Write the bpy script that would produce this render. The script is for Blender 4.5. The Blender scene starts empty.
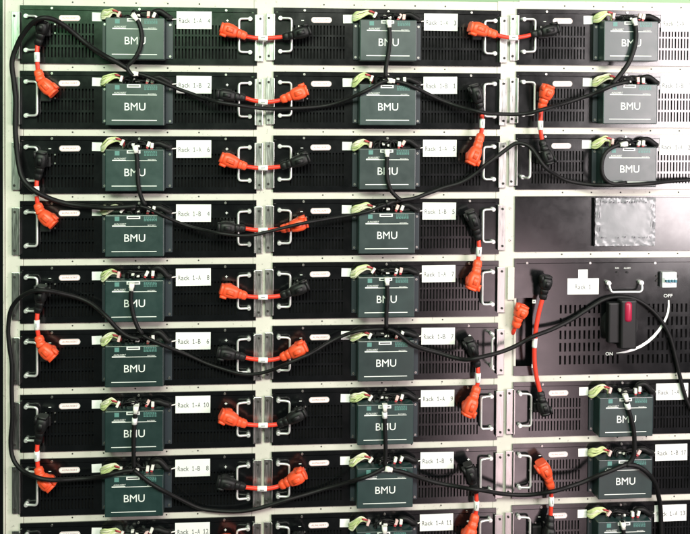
import bpy, bmesh, math, random
from mathutils import Vector, Matrix, noise
random.seed(7)
S = bpy.context.scene
COL = S.collection

# ------------------------------------------------------------------ camera geometry
CAM = Vector((0.33663, -1.69641, -0.1605))
ROT = Matrix(((0.9972350125793048, 0.0741874628048094, -0.004306976728391074),
              (-0.07409088945671095, 0.9970628670433835, 0.019395341263853928),
              (0.005733217723697484, -0.019022605652563432, 0.9998026158641113)))
F, PPX, PPY = 850.0, 305.0, 117.0

def at(px, py, d=0.0):
    """world point of a photo pixel on the plane d millimetres in front of the panels"""
    v = ROT @ Vector(((px - PPX) / F, 1.0, -(py - PPY) / F))
    t = (-d / 1000.0 - CAM.y) / v.y
    return CAM + v * t

# ------------------------------------------------------------------ module grid (metres)
PU, Q = 0.495, 0.1274
DZ = (0.0, 0.00219, 0.00633)
def origin(c, r):
    return Vector((c * PU, 0.0, -r * Q + DZ[c]))

# ------------------------------------------------------------------ materials
def new_mat(name):
    m = bpy.data.materials.new(name); m.use_nodes = True
    return m, m.node_tree, m.node_tree.nodes['Principled BSDF']

def mat(name, col, rough=0.5, metal=0.0, var=0.0, vscale=40.0, bump=0.0, bscale=800.0,
        ior=1.5, rvar=0.0, coat=0.0, stretch=None, orand=0.0, specks=0.0):
    m, nt, p = new_mat(name)
    p.inputs['Base Color'].default_value = (*col, 1)
    p.inputs['Roughness'].default_value = rough
    p.inputs['Metallic'].default_value = metal
    p.inputs['IOR'].default_value = ior
    if coat: p.inputs['Coat Weight'].default_value = coat
    tc = nt.nodes.new('ShaderNodeTexCoord')
    vec = tc.outputs['Object']
    if stretch:
        mp = nt.nodes.new('ShaderNodeMapping'); mp.inputs['Scale'].default_value = stretch
        nt.links.new(vec, mp.inputs['Vector']); vec = mp.outputs['Vector']
    info = nt.nodes.new('ShaderNodeObjectInfo')
    add = nt.nodes.new('ShaderNodeVectorMath'); add.operation = 'ADD'
    nt.links.new(vec, add.inputs[0]); nt.links.new(info.outputs['Location'], add.inputs[1])
    vec = add.outputs[0]
    if var or rvar:
        n = nt.nodes.new('ShaderNodeTexNoise'); n.inputs['Scale'].default_value = vscale
        n.inputs['Detail'].default_value = 6; n.inputs['Roughness'].default_value = 0.62
        nt.links.new(vec, n.inputs['Vector'])
        if var:
            r = nt.nodes.new('ShaderNodeMapRange')
            r.inputs[1].default_value = 0.3; r.inputs[2].default_value = 0.7
            r.inputs[3].default_value = 1 - var; r.inputs[4].default_value = 1 + var
            nt.links.new(n.outputs['Fac'], r.inputs[0])
            mx = nt.nodes.new('ShaderNodeVectorMath'); mx.operation = 'SCALE'
            mx.inputs[0].default_value = col
            nt.links.new(r.outputs[0], mx.inputs['Scale'])
            out = mx.outputs[0]
            if orand:                                   # each copy a little lighter or darker
                r3 = nt.nodes.new('ShaderNodeMapRange'); r3.inputs[3].default_value = 1 - orand; r3.inputs[4].default_value = 1 + orand
                nt.links.new(info.outputs['Random'], r3.inputs[0])
                m3 = nt.nodes.new('ShaderNodeVectorMath'); m3.operation = 'SCALE'
                nt.links.new(out, m3.inputs[0]); nt.links.new(r3.outputs[0], m3.inputs['Scale']); out = m3.outputs[0]
            if specks:                                  # small chips and grime marks
                n4 = nt.nodes.new('ShaderNodeTexNoise'); n4.inputs['Scale'].default_value = 210; n4.inputs['Detail'].default_value = 2
                nt.links.new(vec, n4.inputs['Vector'])
                r4 = nt.nodes.new('ShaderNodeMapRange'); r4.inputs[1].default_value = .66; r4.inputs[2].default_value = .74
                r4.inputs[3].default_value = 1; r4.inputs[4].default_value = 1 - specks
                nt.links.new(n4.outputs['Fac'], r4.inputs[0])
                m4 = nt.nodes.new('ShaderNodeVectorMath'); m4.operation = 'SCALE'
                nt.links.new(out, m4.inputs[0]); nt.links.new(r4.outputs[0], m4.inputs['Scale']); out = m4.outputs[0]
            nt.links.new(out, p.inputs['Base Color'])
        if rvar:
            r2 = nt.nodes.new('ShaderNodeMapRange')
            r2.inputs[1].default_value = 0.3; r2.inputs[2].default_value = 0.7
            r2.inputs[3].default_value = max(0.02, rough - rvar); r2.inputs[4].default_value = rough + rvar
            nt.links.new(n.outputs['Fac'], r2.inputs[0])
            nt.links.new(r2.outputs[0], p.inputs['Roughness'])
    if bump:
        b = nt.nodes.new('ShaderNodeTexNoise'); b.inputs['Scale'].default_value = bscale
        b.inputs['Detail'].default_value = 3
        nt.links.new(vec, b.inputs['Vector'])
        bp = nt.nodes.new('ShaderNodeBump'); bp.inputs['Strength'].default_value = bump
        bp.inputs['Distance'].default_value = 0.0006
        nt.links.new(b.outputs['Fac'], bp.inputs['Height'])
        nt.links.new(bp.outputs[0], p.inputs['Normal'])
    return m

M = {}
M['panel'] = mat('satin_black_powder_coat', (0.003, 0.0035, 0.0042), 0.20, var=0.25, vscale=25, bump=0.03, bscale=1500, ior=1.75, rvar=0.035)
M['dark'] = mat('dark_interior', (0.002, 0.002, 0.0022), 0.9)  # near-black colour stands in for the unlit space behind the slots
M['cream'] = mat('cream_painted_steel', (0.60, 0.575, 0.52), 0.5, specks=.35, var=0.09, vscale=11, bump=0.06, bscale=900)
M['hole'] = mat('bolt_hole_black', (0.02, 0.018, 0.016), 0.7)
M['alu'] = mat('brushed_aluminium', (0.62, 0.62, 0.60), 0.34, metal=1.0, var=0.12, vscale=60, rvar=0.08, stretch=(8, 8, 0.6))
M['chrome'] = mat('satin_nickel', (0.80, 0.80, 0.79), 0.34, metal=0.6)
M['zinc'] = mat('zinc_screw', (0.62, 0.61, 0.58), 0.35, metal=1.0)
M['box'] = mat('dark_teal_paint', (0.009, 0.028, 0.027), 0.40, orand=0.22, var=0.14, vscale=30, bump=0.05, bscale=1200, ior=1.75, rvar=0.05)
M['boxside'] = mat('grey_steel_flange', (0.028, 0.036, 0.044), 0.42)
M['print'] = mat('white_print', (0.80, 0.82, 0.80), 0.55)
M['printdim'] = mat('pale_teal_print', (0.10, 0.24, 0.22), 0.55)
M['white'] = mat('white_paper_label', (0.83, 0.83, 0.82), 0.55, var=0.03, vscale=60)
M['ink'] = mat('grey_printer_ink', (0.05, 0.05, 0.055), 0.7)
M['inkdark'] = mat('dark_ink_and_folds', (0.05, 0.05, 0.06), 0.7)
M['redink'] = mat('dull_red_ink', (0.42, 0.09, 0.12), 0.6)
M['orange'] = mat('orange_plastic', (0.90, 0.092, 0.030), 0.42, orand=.09, var=0.06, vscale=60, bump=0.05, bscale=500)
M['orangecable'] = mat('red_orange_cable_sheath', (0.80, 0.045, 0.022), 0.42, var=0.06, vscale=60)
M['black'] = mat('black_plastic', (0.006, 0.0064, 0.007), 0.5, ior=1.42, var=0.2, vscale=40, bump=0.06, bscale=600)
M['cable'] = mat('black_cable_sheath', (0.004, 0.004, 0.0045), 0.55, var=0.2, vscale=80, bump=0.25, bscale=700, ior=1.36)
M['wgreen'] = mat('yellow_green_wire', (0.55, 0.62, 0.30), 0.45, var=0.15, vscale=90)
M['wpale'] = mat('pale_cream_wire', (0.72, 0.70, 0.52), 0.45, var=0.1, vscale=90)
M['wred'] = mat('red_wire', (0.42, 0.05, 0.06), 0.45)
M['conn'] = mat('white_nylon_connector', (0.80, 0.78, 0.73), 0.45)
M['pink'] = mat('pink_tinted_connector', (0.72, 0.50, 0.48), 0.45)
M['screen'] = mat('display_glass', (0.40, 0.42, 0.45), 0.20, coat=0.4)  # pale base colour carries the window's reflection on the glass
M['redgrip'] = mat('red_lever_grip', (0.36, 0.013, 0.05), 0.38)
M['breaker'] = mat('white_breaker_plastic', (0.78, 0.80, 0.82), 0.40)
M['teal'] = mat('teal_toggle', (0.04, 0.16, 0.22), 0.4)
M['wall'] = mat('pale_green_wall', (0.36, 0.52, 0.33), 0.8, var=0.05, vscale=6)

def film_mat():
    m, nt, p = new_mat('crumpled_clear_film')
    tc = nt.nodes.new('ShaderNodeTexCoord')
    n = nt.nodes.new('ShaderNodeTexNoise'); n.inputs['Scale'].default_value = 120; n.inputs['Detail'].default_value = 4
    nt.links.new(tc.outputs['Object'], n.inputs['Vector'])
    b = nt.nodes.new('ShaderNodeBump'); b.inputs['Strength'].default_value = 0.04; b.inputs['Distance'].default_value = 0.002
    nt.links.new(n.outputs['Fac'], b.inputs['Height']); nt.links.new(b.outputs[0], p.inputs['Normal'])
    p.inputs['Base Color'].default_value = (0.22, 0.22, 0.24, 1)
    p.inputs['Roughness'].default_value = 0.22
    return m
M['film'] = film_mat()

# ------------------------------------------------------------------ helpers
def finish(bm, name, mats, smooth=False):
    bmesh.ops.recalc_face_normals(bm, faces=bm.faces[:])
    me = bpy.data.meshes.new(name)
    bm.to_mesh(me); bm.free()
    for m in (mats if isinstance(mats, (list, tuple)) else [mats]):
        me.materials.append(m)
    if smooth:
        for p in me.polygons: p.use_smooth = True
    return me

def link(name, data, parent=None, loc=(0, 0, 0)):
    o = bpy.data.objects.new(name, data)
    COL.objects.link(o)
    if parent: o.parent = parent
    o.location = loc
    return o

def tag(o, label, cat, group=None):
    o['label'] = label; o['category'] = cat
    if group: o['group'] = group
    return o

def L(u, v, d=0.0):           # local millimetres (right, up, towards viewer) -> metres
    return Vector((u / 1000.0, -d / 1000.0, v / 1000.0))

def box(bm, u0, u1, v0, v1, d0, d1, mi=0, bevel=0.0):
    g = bmesh.ops.create_cube(bm, size=1.0)
    sc = Vector((abs(u1 - u0), abs(d1 - d0), abs(v1 - v0))) / 1000.0
    ce = L((u0 + u1) / 2, (v0 + v1) / 2, (d0 + d1) / 2)
    for v in g['verts']:
        v.co = Vector((v.co.x * sc.x, v.co.y * sc.y, v.co.z * sc.z)) + ce
    fs = list({f for v in g['verts'] for f in v.link_faces})
    for f in fs: f.material_index = mi
    if bevel:
        es = list({e for v in g['verts'] for e in v.link_edges})
        r = bmesh.ops.bevel(bm, geom=es, offset=bevel / 1000.0, segments=2, profile=0.5, affect='EDGES')
        for f in r['faces']: f.material_index = mi

def disc(bm, u, v, d0, d1, r, mi=0, n=14):
    ring0 = [bm.verts.new(L(u + r * math.cos(2 * math.pi * k / n), v + r * math.sin(2 * math.pi * k / n), d0)) for k in range(n)]
    ring1 = [bm.verts.new(L(u + r * .9 * math.cos(2 * math.pi * k / n), v + r * .9 * math.sin(2 * math.pi * k / n), d1)) for k in range(n)]
    fs = [bm.faces.new(ring1), bm.faces.new(ring0[::-1])]
    for k in range(n):
        fs.append(bm.faces.new((ring0[k], ring0[(k + 1) % n], ring1[(k + 1) % n], ring1[k])))
    for f in fs: f.material_index = mi

def catmull(pts, step=0.004):
    out = []
    P = [pts[0] * 2 - pts[1]] + list(pts) + [pts[-1] * 2 - pts[-2]]
    for i in range(1, len(P) - 2):
        p0, p1, p2, p3 = P[i - 1], P[i], P[i + 1], P[i + 2]
        n = max(2, int((p2 - p1).length / step))
        for k in range(n):
            t = k / n
            out.append(0.5 * ((2 * p1) + (p2 - p0) * t + (2 * p0 - 5 * p1 + 4 * p2 - p3) * t * t + (3 * p1 - p0 - 3 * p2 + p3) * t ** 3))
    out.append(P[-2].copy())
    return out

def loft(bm, path, dims, n=12, mi=0, ex=2.0):
    """sweep a superellipse (half width in the wall plane, half depth) along a path"""
    rings = []
    up0 = Vector((0, -1, 0))
    for i, p in enumerate(path):
        a = path[max(0, i - 1)]; b = path[min(len(path) - 1, i + 1)]
        t = (b - a).normalized()
        s = t.cross(up0)
        if s.length < 0.05: s = Vector((1, 0, 0))
        s.normalize(); up = s.cross(t).normalized()
        w, h = dims[i] if isinstance(dims, list) else dims
        ring = []
        for k in range(n):
            an = 2 * math.pi * (k + .5) / n
            c, si = math.cos(an), math.sin(an)
            x = math.copysign(abs(c) ** (2 / ex), c) * w
            y = math.copysign(abs(si) ** (2 / ex), si) * h
            ring.append(bm.verts.new(p + s * x + up * y))
        rings.append(ring)
    fs = []
    for a, b in zip(rings, rings[1:]):
        for k in range(n):
            fs.append(bm.faces.new((a[k], a[(k + 1) % n], b[(k + 1) % n], b[k])))
    fs.append(bm.faces.new(rings[0][::-1])); fs.append(bm.faces.new(rings[-1]))
    for f in fs: f.material_index = mi; f.smooth = True
    fs[-1].smooth = fs[-2].smooth = False

def tube(bm, pts, r, n=10, mi=0, step=0.004):
    path = catmull(pts, step)
    loft(bm, path, (r, r), n, mi)

_txt = {}
def text_bm(bm, body, u, v, d, w, h, mi=0, shear=0.0, spread=1.0):
    """flat lettering fitted into w x h millimetres, centred at u, v"""
    key = (body, shear)
    if key not in _txt:
        cu = bpy.data.curves.new('lettering', 'FONT'); cu.body = body; cu.shear = shear
        cu.resolution_u = 3; cu.space_character = spread
        ob = bpy.data.objects.new('lettering', cu); COL.objects.link(ob)
        bpy.context.view_layer.update()
        me = bpy.data.meshes.new_from_object(ob.evaluated_get(bpy.context.evaluated_depsgraph_get()))
        vs = [tuple(x.co) for x in me.vertices]; fs = [tuple(p.vertices) for p in me.polygons]
        bpy.data.objects.remove(ob); bpy.data.curves.remove(cu); bpy.data.meshes.remove(me)
        _txt[key] = (vs, fs)
    vs, fs = _txt[key]
    x0 = min(a[0] for a in vs); x1 = max(a[0] for a in vs); y0 = min(a[1] for a in vs); y1 = max(a[1] for a in vs)
    nv = [bm.verts.new(L(u + ((a[0] - x0) / (x1 - x0) - .5) * w, v + ((a[1] - y0) / (y1 - y0) - .5) * h, d)) for a in vs]
    for f in fs:
        try:
            q = bm.faces.new([nv[i] for i in f]); q.material_index = mi
        except ValueError: pass

def mono_bm(bm, body, u, v, d, w, h):
    """evenly spaced printer lettering, every character in a cell of its own"""
    cw = w / len(body); ch = h
    ref = glyph('H'); cap = max(a[1] for a in ref[0])
    for k, chr_ in enumerate(body):
        if chr_ == ' ': continue
        cx = u - w / 2 + cw * (k + .5)
        if chr_ == '1':
            vs = [(-.09, 0), (.09, 0), (.09, 1), (-.06, 1), (-.36, .80), (-.36, .64), (-.09, .80)]
            parts = [vs, [(-.36, 0), (-.091, 0), (-.091, .11), (-.36, .11)], [(.091, 0), (.36, 0), (.36, .11), (.091, .11)]]
            for q in parts:
                bm.faces.new([bm.verts.new(L(cx + a * cw * .92, v - h / 2 + b * h, d)) for a, b in q])
            continue
        vs, fs = glyph(chr_)
        x0 = min(a[0] for a in vs); x1 = max(a[0] for a in vs)
        sx = min(h / cap, cw * .88 / (x1 - x0))
        nv = [bm.verts.new(L(cx + (a[0] - (x0 + x1) / 2) * sx, v - h / 2 + a[1] * h / cap, d)) for a in vs]
        for f in fs:
            try: bm.faces.new([nv[i] for i in f])
            except ValueError: pass

def glyph(c):
    text_bm(bmesh.new(), c, 0, 0, 0, 1, 1)
    return _txt[(c, 0.0)]

def quad(bm, u0, u1, v0, v1, d, mi=0):
    f = bm.faces.new([bm.verts.new(L(a, b, d)) for a, b in ((u0, v0), (u1, v0), (u1, v1), (u0, v1))])
    f.material_index = mi

def slotted_panel(bm, u0, u1, v0, v1, slots, mi=0, depth=2.6):
    """front sheet at d=0 with real rectangular slots cut through it"""
    xs = sorted({u0, u1} | {s[0] for s in slots} | {s[1] for s in slots})
    ys = sorted({v0, v1} | {s[2] for s in slots} | {s[3] for s in slots})
    def inside(x, y): return any(s[0] < x < s[1] and s[2] < y < s[3] for s in slots)
    vf = {}; vb = {}
    def gv(dic, i, j, d):
        if (i, j) not in dic: dic[(i, j)] = bm.verts.new(L(xs[i], ys[j], d))
        return dic[(i, j)]
    solid = {}
    for i in range(len(xs) - 1):
        for j in range(len(ys) - 1):
            solid[(i, j)] = not inside((xs[i] + xs[i + 1]) / 2, (ys[j] + ys[j + 1]) / 2)
    for (i, j), s in solid.items():
        if s:
            f = bm.faces.new((gv(vf, i, j, 0), gv(vf, i + 1, j, 0), gv(vf, i + 1, j + 1, 0), gv(vf, i, j + 1, 0)))
            f.material_index = mi
            for di, dj, e in ((-1, 0, ((i, j), (i, j + 1))), (1, 0, ((i + 1, j), (i + 1, j + 1))),
                              (0, -1, ((i, j), (i + 1, j))), (0, 1, ((i, j + 1), (i + 1, j + 1)))):
                if not solid.get((i + di, j + dj), False):
                    a, b = e
                    f = bm.faces.new((gv(vf, *a, 0), gv(vf, *b, 0), gv(vb, *b, -depth), gv(vb, *a, -depth)))
                    f.material_index = mi

# ------------------------------------------------------------------ shared module meshes
TOP, BOT = 22.5, -91.0
def mesh_panel():
    bm = bmesh.new()
    slots = []
    for k in range(17): slots.append((-62 + 6.6 * k, -62 + 6.6 * k + 2.9))
    for k in range(19): slots.append((204.5 + 6.6 * k, 204.5 + 6.6 * k + 2.9))
    sl = [(a, b, v0, v1) for a, b in slots for v0, v1 in ((-31, -12), (-54, -34.5), (-78.5, -58.5))]
    sl.append((-93.5, 364.5, 13.2, 14.1))                     # fold line of the top lip
    slotted_panel(bm, -95.5, 366.5, BOT, TOP, sl)
    box(bm, -85, 356, BOT + 2.5, TOP - 2.5, -60, -8, 1)        # near-black block in place of the unlit inside
    return finish(bm, 'front_panel', [M['panel'], M['dark']])

def mesh_ear(side):
    bm = bmesh.new()
    a, b = (-110.5, -95.0) if side < 0 else (363.0, 378.5)
    box(bm, a, b, -83, 10, 0.6, 3.6, 0, 0.6)
    e = -95.0 if side < 0 else 363.0
    box(bm, e - 1.3, e + 1.3, -82, 9, 3.0, 8.5, 0, 0.4)        # turned up edge
    return finish(bm, 'mounting_ear', M['alu'])

def mesh_screw(r=2.5):
    bm = bmesh.new()
    disc(bm, 0, 0, 0, 1.6, r); disc(bm, 0, 0, 1.4, 1.75, r * .3, 1, 6)
    return finish(bm, 'screw', [M['zinc'], M['hole']])

def mesh_handle(side, out=False):
    bm = bmesh.new()
    f = -82.5 if side < 0 else 352.5
    s = 1 if side < 0 else -1
    reach = 22.0 if not out else 7.0
    b = f + s * reach if not out else f + s * reach
    dd = 9 if not out else 30
    rr = 2.4
    pts = [L(f, 1, 6), L(f + s * reach * .45, 1, 7 if not out else 18), L(b - s * 3.5, 0.4, dd), L(b - s * .6, -2.4, dd), L(b, -7, dd), L(b, -20, dd),
           L(b, -45, dd), L(b, -57, dd), L(b - s * .6, -61.6, dd), L(b - s * 3.5, -64.4, dd), L(f + s * reach * .45, -65, 7 if not out else 18), L(f, -65, 6)]
    tube(bm, pts, rr / 1000, 10, 0, 0.002)
    for v in (1, -65):
        disc(bm, f, v, 0, 8, 4.6); disc(bm, f, v, 8, 9.5, 3.0)
    return finish(bm, 'handle', M['chrome'])

def mesh_pill():
    bm = bmesh.new()
    for (hw, hh, d0, d1, mi) in ((20.6, 5.7, 0.1, 0.5, 0),):
        vs = []
        for k in range(24):
            an = 2 * math.pi * k / 24
            cx = (hw - hh) * (1 if math.cos(an) > 0 else -1)
            vs.append((cx + hh * math.cos(an), hh * math.sin(an)))
        a = [bm.verts.new(L(x, y, d1)) for x, y in vs]; b = [bm.verts.new(L(x, y, d0)) for x, y in vs]
        bm.faces.new(a)
        for k in range(24): bm.faces.new((a[k], a[(k + 1) % 24], b[(k + 1) % 24], b[k]))
    return finish(bm, 'brand_label', M['white'])

def mesh_pill_text():
    bm = bmesh.new()
    text_bm(bm, 'AUNUXERT', 0.5, 0.2, 0.75, 31, 3.9, 0, 0.25)
    me = finish(bm, 'lettering', M['redink'])
    return me
def mesh_pill_ring():
    bm = bmesh.new(); a = []; b = []
    for k in range(32):
        an = 2 * math.pi * (k + .5) / 32
        for lst, r in ((a, 5.1), (b, 4.55)):
            lst.append(bm.verts.new(L(14.9 * (1 if math.cos(an) > 0 else -1) + r * math.cos(an), r * math.sin(an), .75)))
    for k in range(32): bm.faces.new((a[k], a[(k + 1) % 32], b[(k + 1) % 32], b[k]))
    return finish(bm, 'printed_outline', M['redink'])

def mesh_box():
    bm = bmesh.new()
    box(bm, 73.5, 186.5, -83, -2, 0.5, 31, 0, 1.6)
    return finish(bm, 'control_box', M['box'])
def mesh_flange(side):
    bm = bmesh.new()
    if side < 0: box(bm, 63.5, 73.2, -80, -5, 0.4, 3.2, 0, 0.5)
    else: box(bm, 186.8, 200.5, -80, -5, 0.4, 3.2, 0, 0.5)
    return finish(bm, 'mounting_flange', M['boxside'])
BF = 31.35
def mesh_bmu_text():
    bm = bmesh.new()
    text_bm(bm, 'BMU', 130.5, -46.5, BF, 40, 14.6)
    return finish(bm, 'lettering', M['print'])
def mesh_bmu_trim():
    bm = bmesh.new()
    quad(bm, 87, 172.5, -24.3, -23.2, BF); quad(bm, 87, 113, -23.2, -22.0, BF)
    text_bm(bm, 'AUNUXERT', 102, -19.6, BF, 24, 3.2, 0, 0.3)
    text_bm(bm, 'BATTERY', 163, -21.6, BF, 15, 1.8, 0)
    return finish(bm, 'printed_line', M['print'])
def mesh_bmu_line():
    bm = bmesh.new()
    quad(bm, 86, 172.5, -73.6, -72.2, BF)
    return finish(bm, 'printed_line', M['print'])
def mesh_bmu_dim():
    bm = bmesh.new()
    for k in range(4):
        u = 148
        random.seed(k + 3)
        while u < 172:
            w = random.uniform(2, 5); quad(bm, u, min(u + w, 173), -6.6 - 2.4 * k, -5.2 - 2.4 * k, BF); u += w + 1
    return finish(bm, 'fine_print', M['printdim'])
def mesh_bmu_square():
    bm = bmesh.new()
    quad(bm, 92, 101, -13.5, -5, BF)
    return finish(bm, 'printed_square', M['printdim'])

def mesh_port():
    bm = bmesh.new()
    box(bm, 115, 141, -9.6, -3.4, 31.05, 31.9)
    quad(bm, 117.5, 138.5, -7.6, -5.2, 32.0, 1)
    return finish(bm, 'port_label', [M['print'], M['inkdark']])

def mesh_socket():
    bm = bmesh.new()
    box(bm, -10, 10, -10, 10, 0.4, 8, 0, 2)
    return finish(bm, 'power_socket', M['black'])
def mesh_marks(plus):
    bm = bmesh.new()
    quad(bm, -2.6, 2.6, -0.6, 0.6, 0.5)
    if plus: quad(bm, -0.6, 0.6, 0.65, 2.6, 0.5); quad(bm, -0.6, 0.6, -2.6, -0.65, 0.5)
    return finish(bm, 'polarity_mark', M['print'])
def mesh_sticker():
    bm = bmesh.new()
    box(bm, -9.7, 9.7, -8.4, 8.4, 0.15, 0.5)
    return finish(bm, 'square_sticker', M['white'])
def mesh_tape():
    bm = bmesh.new()
    tube(bm, [L(190, -2.8, 8), L(198, -2.2, 5), L(205, -1.5, 3), L(212, -1.2, .3)], .0013, 8)
    return finish(bm, 'white_lead', M['conn'])

PANEL = mesh_panel(); EAR = {-1: mesh_ear(-1), 1: mesh_ear(1)}
SCREW = mesh_screw(); EARSCREW = SCREW.copy(); EARSCREW.materials[0] = M['hole']; BIGSCREW = mesh_screw(3.4)
HAND = {(-1, False): mesh_handle(-1), (1, False): mesh_handle(1), (-1, True): mesh_handle(-1, True), (1, True): mesh_handle(1, True)}
PRING = mesh_pill_ring()
PILL, PILLT, BOX, FLANGE = mesh_pill(), mesh_pill_text(), mesh_box(), (mesh_flange(-1), mesh_flange(1))
LINE, SQUARE = mesh_bmu_line(), mesh_bmu_square()
BMUT, TRIM, DIM, PORT = mesh_bmu_text(), mesh_bmu_trim(), mesh_bmu_dim(), mesh_port()
SOCK, MPLUS, MMINUS, STICK, TAPE = mesh_socket(), mesh_marks(True), mesh_marks(False), mesh_sticker(), mesh_tape()

def name_label(text, parent, u=242, v=-2.6, jit=True, w=69, h=34.5, tw=62, tu=1):
    bm = bmesh.new(); box(bm, -w / 2, w / 2, -h / 2, h / 2, 0.5, 0.95)
    o = link('name_label', finish(bm, 'name_label', M['white']), parent, L(u, v))
    if jit: o.rotation_euler = (0, random.uniform(-.012, .012), 0)
    bm = bmesh.new(); mono_bm(bm, text, tu, -1.0, 1.2, tw, 9.4)
    link('lettering', finish(bm, 'lettering', M['ink']), o)
    return o

def wire_bundle(parent, rnd):
    """yellow-green and pale leads running from the sticker to the connector above the box"""
    bm = bmesh.new()
    pale = rnd.uniform(.2, .75); ex = rnd.uniform(-4, 5); top = rnd.uniform(11, 17); sag = rnd.uniform(-3, 3)
    for k in range(8):
        o = (k - 3.5) * 2.3
        mi = 1 if rnd.random() < pale else 0
        j = lambda a: rnd.uniform(-a, a)
        tube(bm, [L(62 + j(1), 0 + o * .6 + sag, 5), L(68 + j(2), 3 + o * 1.05 + sag, 12 + j(2)), L(77 + j(2), top - 5 + o * .8 + j(1), 15 + j(2)),
                  L(88 + ex, top + o * .5 + j(1), 16 + j(3)), L(96 + ex, top - 3 + o * .3, 16), L(100 + ex, top - 9 + o * .2, 12), L(101 + ex, -1, 9)], .0017, 7, mi, .003)
    link('wire_bundle', finish(bm, 'wire_bundle', [M['wgreen'], M['wpale']]), parent)
    bm = bmesh.new()
    for k in range(3):
        tube(bm, [L(88 + ex + k, top + 2 - k, 20), L(95 + ex + k * 1.5, top + 1.5 - k, 21), L(101 + ex + k * 1.6, top - 5, 17), L(103 + ex, 1, 11)], .0012, 7, 0, .003)
    link('red_wires', finish(bm, 'red_wires', M['wred']), parent)
    bm = bmesh.new()
    box(bm, -2.6, 2.6, -6, 6, -3, 3, 0, .8)
    o = link('wire_connector', finish(bm, 'wire_connector', M['pink'] if rnd.random() < .4 else M['conn']), parent, L(101 + ex, top - 6, 20))
    o.rotation_euler = (0, rnd.uniform(.1, .75), 0)
    # connectors right of the centre
    for k in range(2):
        bm = bmesh.new()
        box(bm, -3, 3, -5.2, 5.2, -3, 3, 0, .8); box(bm, -2.2, 2.2, -9, -5, -2, 2, 1)
        o = link('wire_connector', finish(bm, 'wire_connector', [M['conn'] if rnd.random() < .6 else M['pink'], M['wred']]), parent,
                 L(154 + 9.5 * k + rnd.uniform(-2, 2), 7 + rnd.uniform(-2, 2.5), 16))
        o.rotation_euler = (0, rnd.uniform(-.1, .55), 0)
    bm = bmesh.new()                                        # loose black leads
    for k in range(7):
        a = rnd.uniform(103, 140); b = a + rnd.uniform(14, 42)
        h = rnd.uniform(4, 15)
        tube(bm, [L(a, -3, rnd.uniform(6, 22)), L(a + 3, h * .8, rnd.uniform(8, 20)), L((a + b) / 2, h, rnd.uniform(9, 22)), L(b - 3, h * .7, 14), L(b, -3, 10)], .0018, 7, 0, .004)
    link('black_leads', finish(bm, 'black_leads', M['cable']), parent)
    bm = bmesh.new()                                        # black sleeve arching to the right
    h = rnd.choice((9, 11, 13, 19)); 
    tube(bm, [L(158, 0, 9), L(164, h * .8, 11), L(175, h, 13), L(184, h * .62, 13), L(191, 3, 12), L(197, 0, 8)], .0058, 10, 0, .003)
    box(bm, 188, 199, -4, 5.5, 4, 15, 0, 1.2)
    link('cable_sleeve', finish(bm, 'cable_sleeve', M['cable']), parent)
    bm = bmesh.new()
    box(bm, 122, 128, 4, 9, 8, 16, 0, .7)
    link('terminal_block', finish(bm, 'terminal_block', M['conn']), parent)
    bm = bmesh.new()
    box(bm, 131 + rnd.uniform(-2, 3), 138, 1.5, 6, 8, 18, 0, .7)
    link('terminal_block', finish(bm, 'terminal_block', M['conn']), parent)

def battery_module(c, r, text, label, right_out=False, left_out=False):
    t = link('battery_module', None, None, origin(c, r)); t.empty_display_size = .02
    tag(t, label, 'battery module', 'battery modules in the rack')
    rnd = random.Random(c * 31 + r * 7 + 1)
    link('front_panel', PANEL, t)
    for s in (-1, 1):
        e = link('mounting_ear', EAR[s], t)
        for v in (1.5, -74):
            link('screw', EARSCREW, e, L((-105 if s < 0 else 372.5) + rnd.uniform(-.5, .5), v, 3.6))
        link('handle', HAND[(s, left_out if s < 0 else right_out)], t)
    p = link('brand_label', PILL, t, L(rnd.uniform(-.6, .6), -1.4 + rnd.uniform(-.5, .5))); link('lettering', PILLT, p); link('printed_outline', PRING, p)
    s = link('square_sticker', STICK, t, L(53, 1.5)); s.rotation_euler = (0, rnd.uniform(-.03, .03), 0)
    b = link('control_box', BOX, t)
    for f in FLANGE: link('mounting_flange', f, b)
    for u, v in ((68.3, -13), (68.3, -75), (195.5, -13), (195.5, -75)): link('screw', SCREW, b, L(u, v, 3.2))
    link('lettering', BMUT, b); link('printed_line', TRIM, b); link('printed_line', LINE, b); link('printed_square', SQUARE, b); link('fine_print', DIM, b); link('port_label', PORT, b)
    for u in (-34, 135, 305): link('screw', SCREW, t, L(u, 17.5, 0))
    for u, m in ((-38, MMINUS), (307.5, MPLUS)): link('polarity_mark', m, t, L(u, -2.5))
    for u in (-45, 314): link('power_socket', SOCK, t, L(u, -28))
    for u, v in ((-28, -14), (-28, -31), (-46, -14)): link('screw', SCREW, t, L(u, v, 0)).scale = (.7, 1, .7)
    name_label(text, t)
    link('white_lead', TAPE, t)
    wire_bundle(t, rnd)
    return t

TEXT = {0: ['Rack 1-A  4', 'Rack 1-B  2', 'Rack 1-A  6', 'Rack 1-B  4', 'Rack 1-A  8', 'Rack 1-B  6', 'Rack 1-A 10', 'Rack 1-B  8', 'Rack 1-A 12'],
        1: ['Rack 1-A  3', 'Rack 1-B  1', 'Rack 1-A  5', 'Rack 1-B  5', 'Rack 1-A  7', 'Rack 1-B  7', 'Rack 1-A  9', 'Rack 1-B  9', 'Rack 1-A 11'],
        2: ['Rack 1-A  1', 'Rack 1-B  3', 'Rack 1-A  2', None, None, None, 'Rack 1-A 17', 'Rack 1-B 17', 'Rack 1-A 13']}
NICE = {}
RIGHT = {0: 'black battery module at the top of the right column',
         1: 'black battery module second from the top in the right column',
         2: 'black battery module directly above the plain black display panel',
         6: 'black battery module directly below the rotary switch unit',
         7: 'black battery module second below the switch unit with the red lever',
         8: 'lowest black battery module of the right column, cut off at the bottom'}
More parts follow.
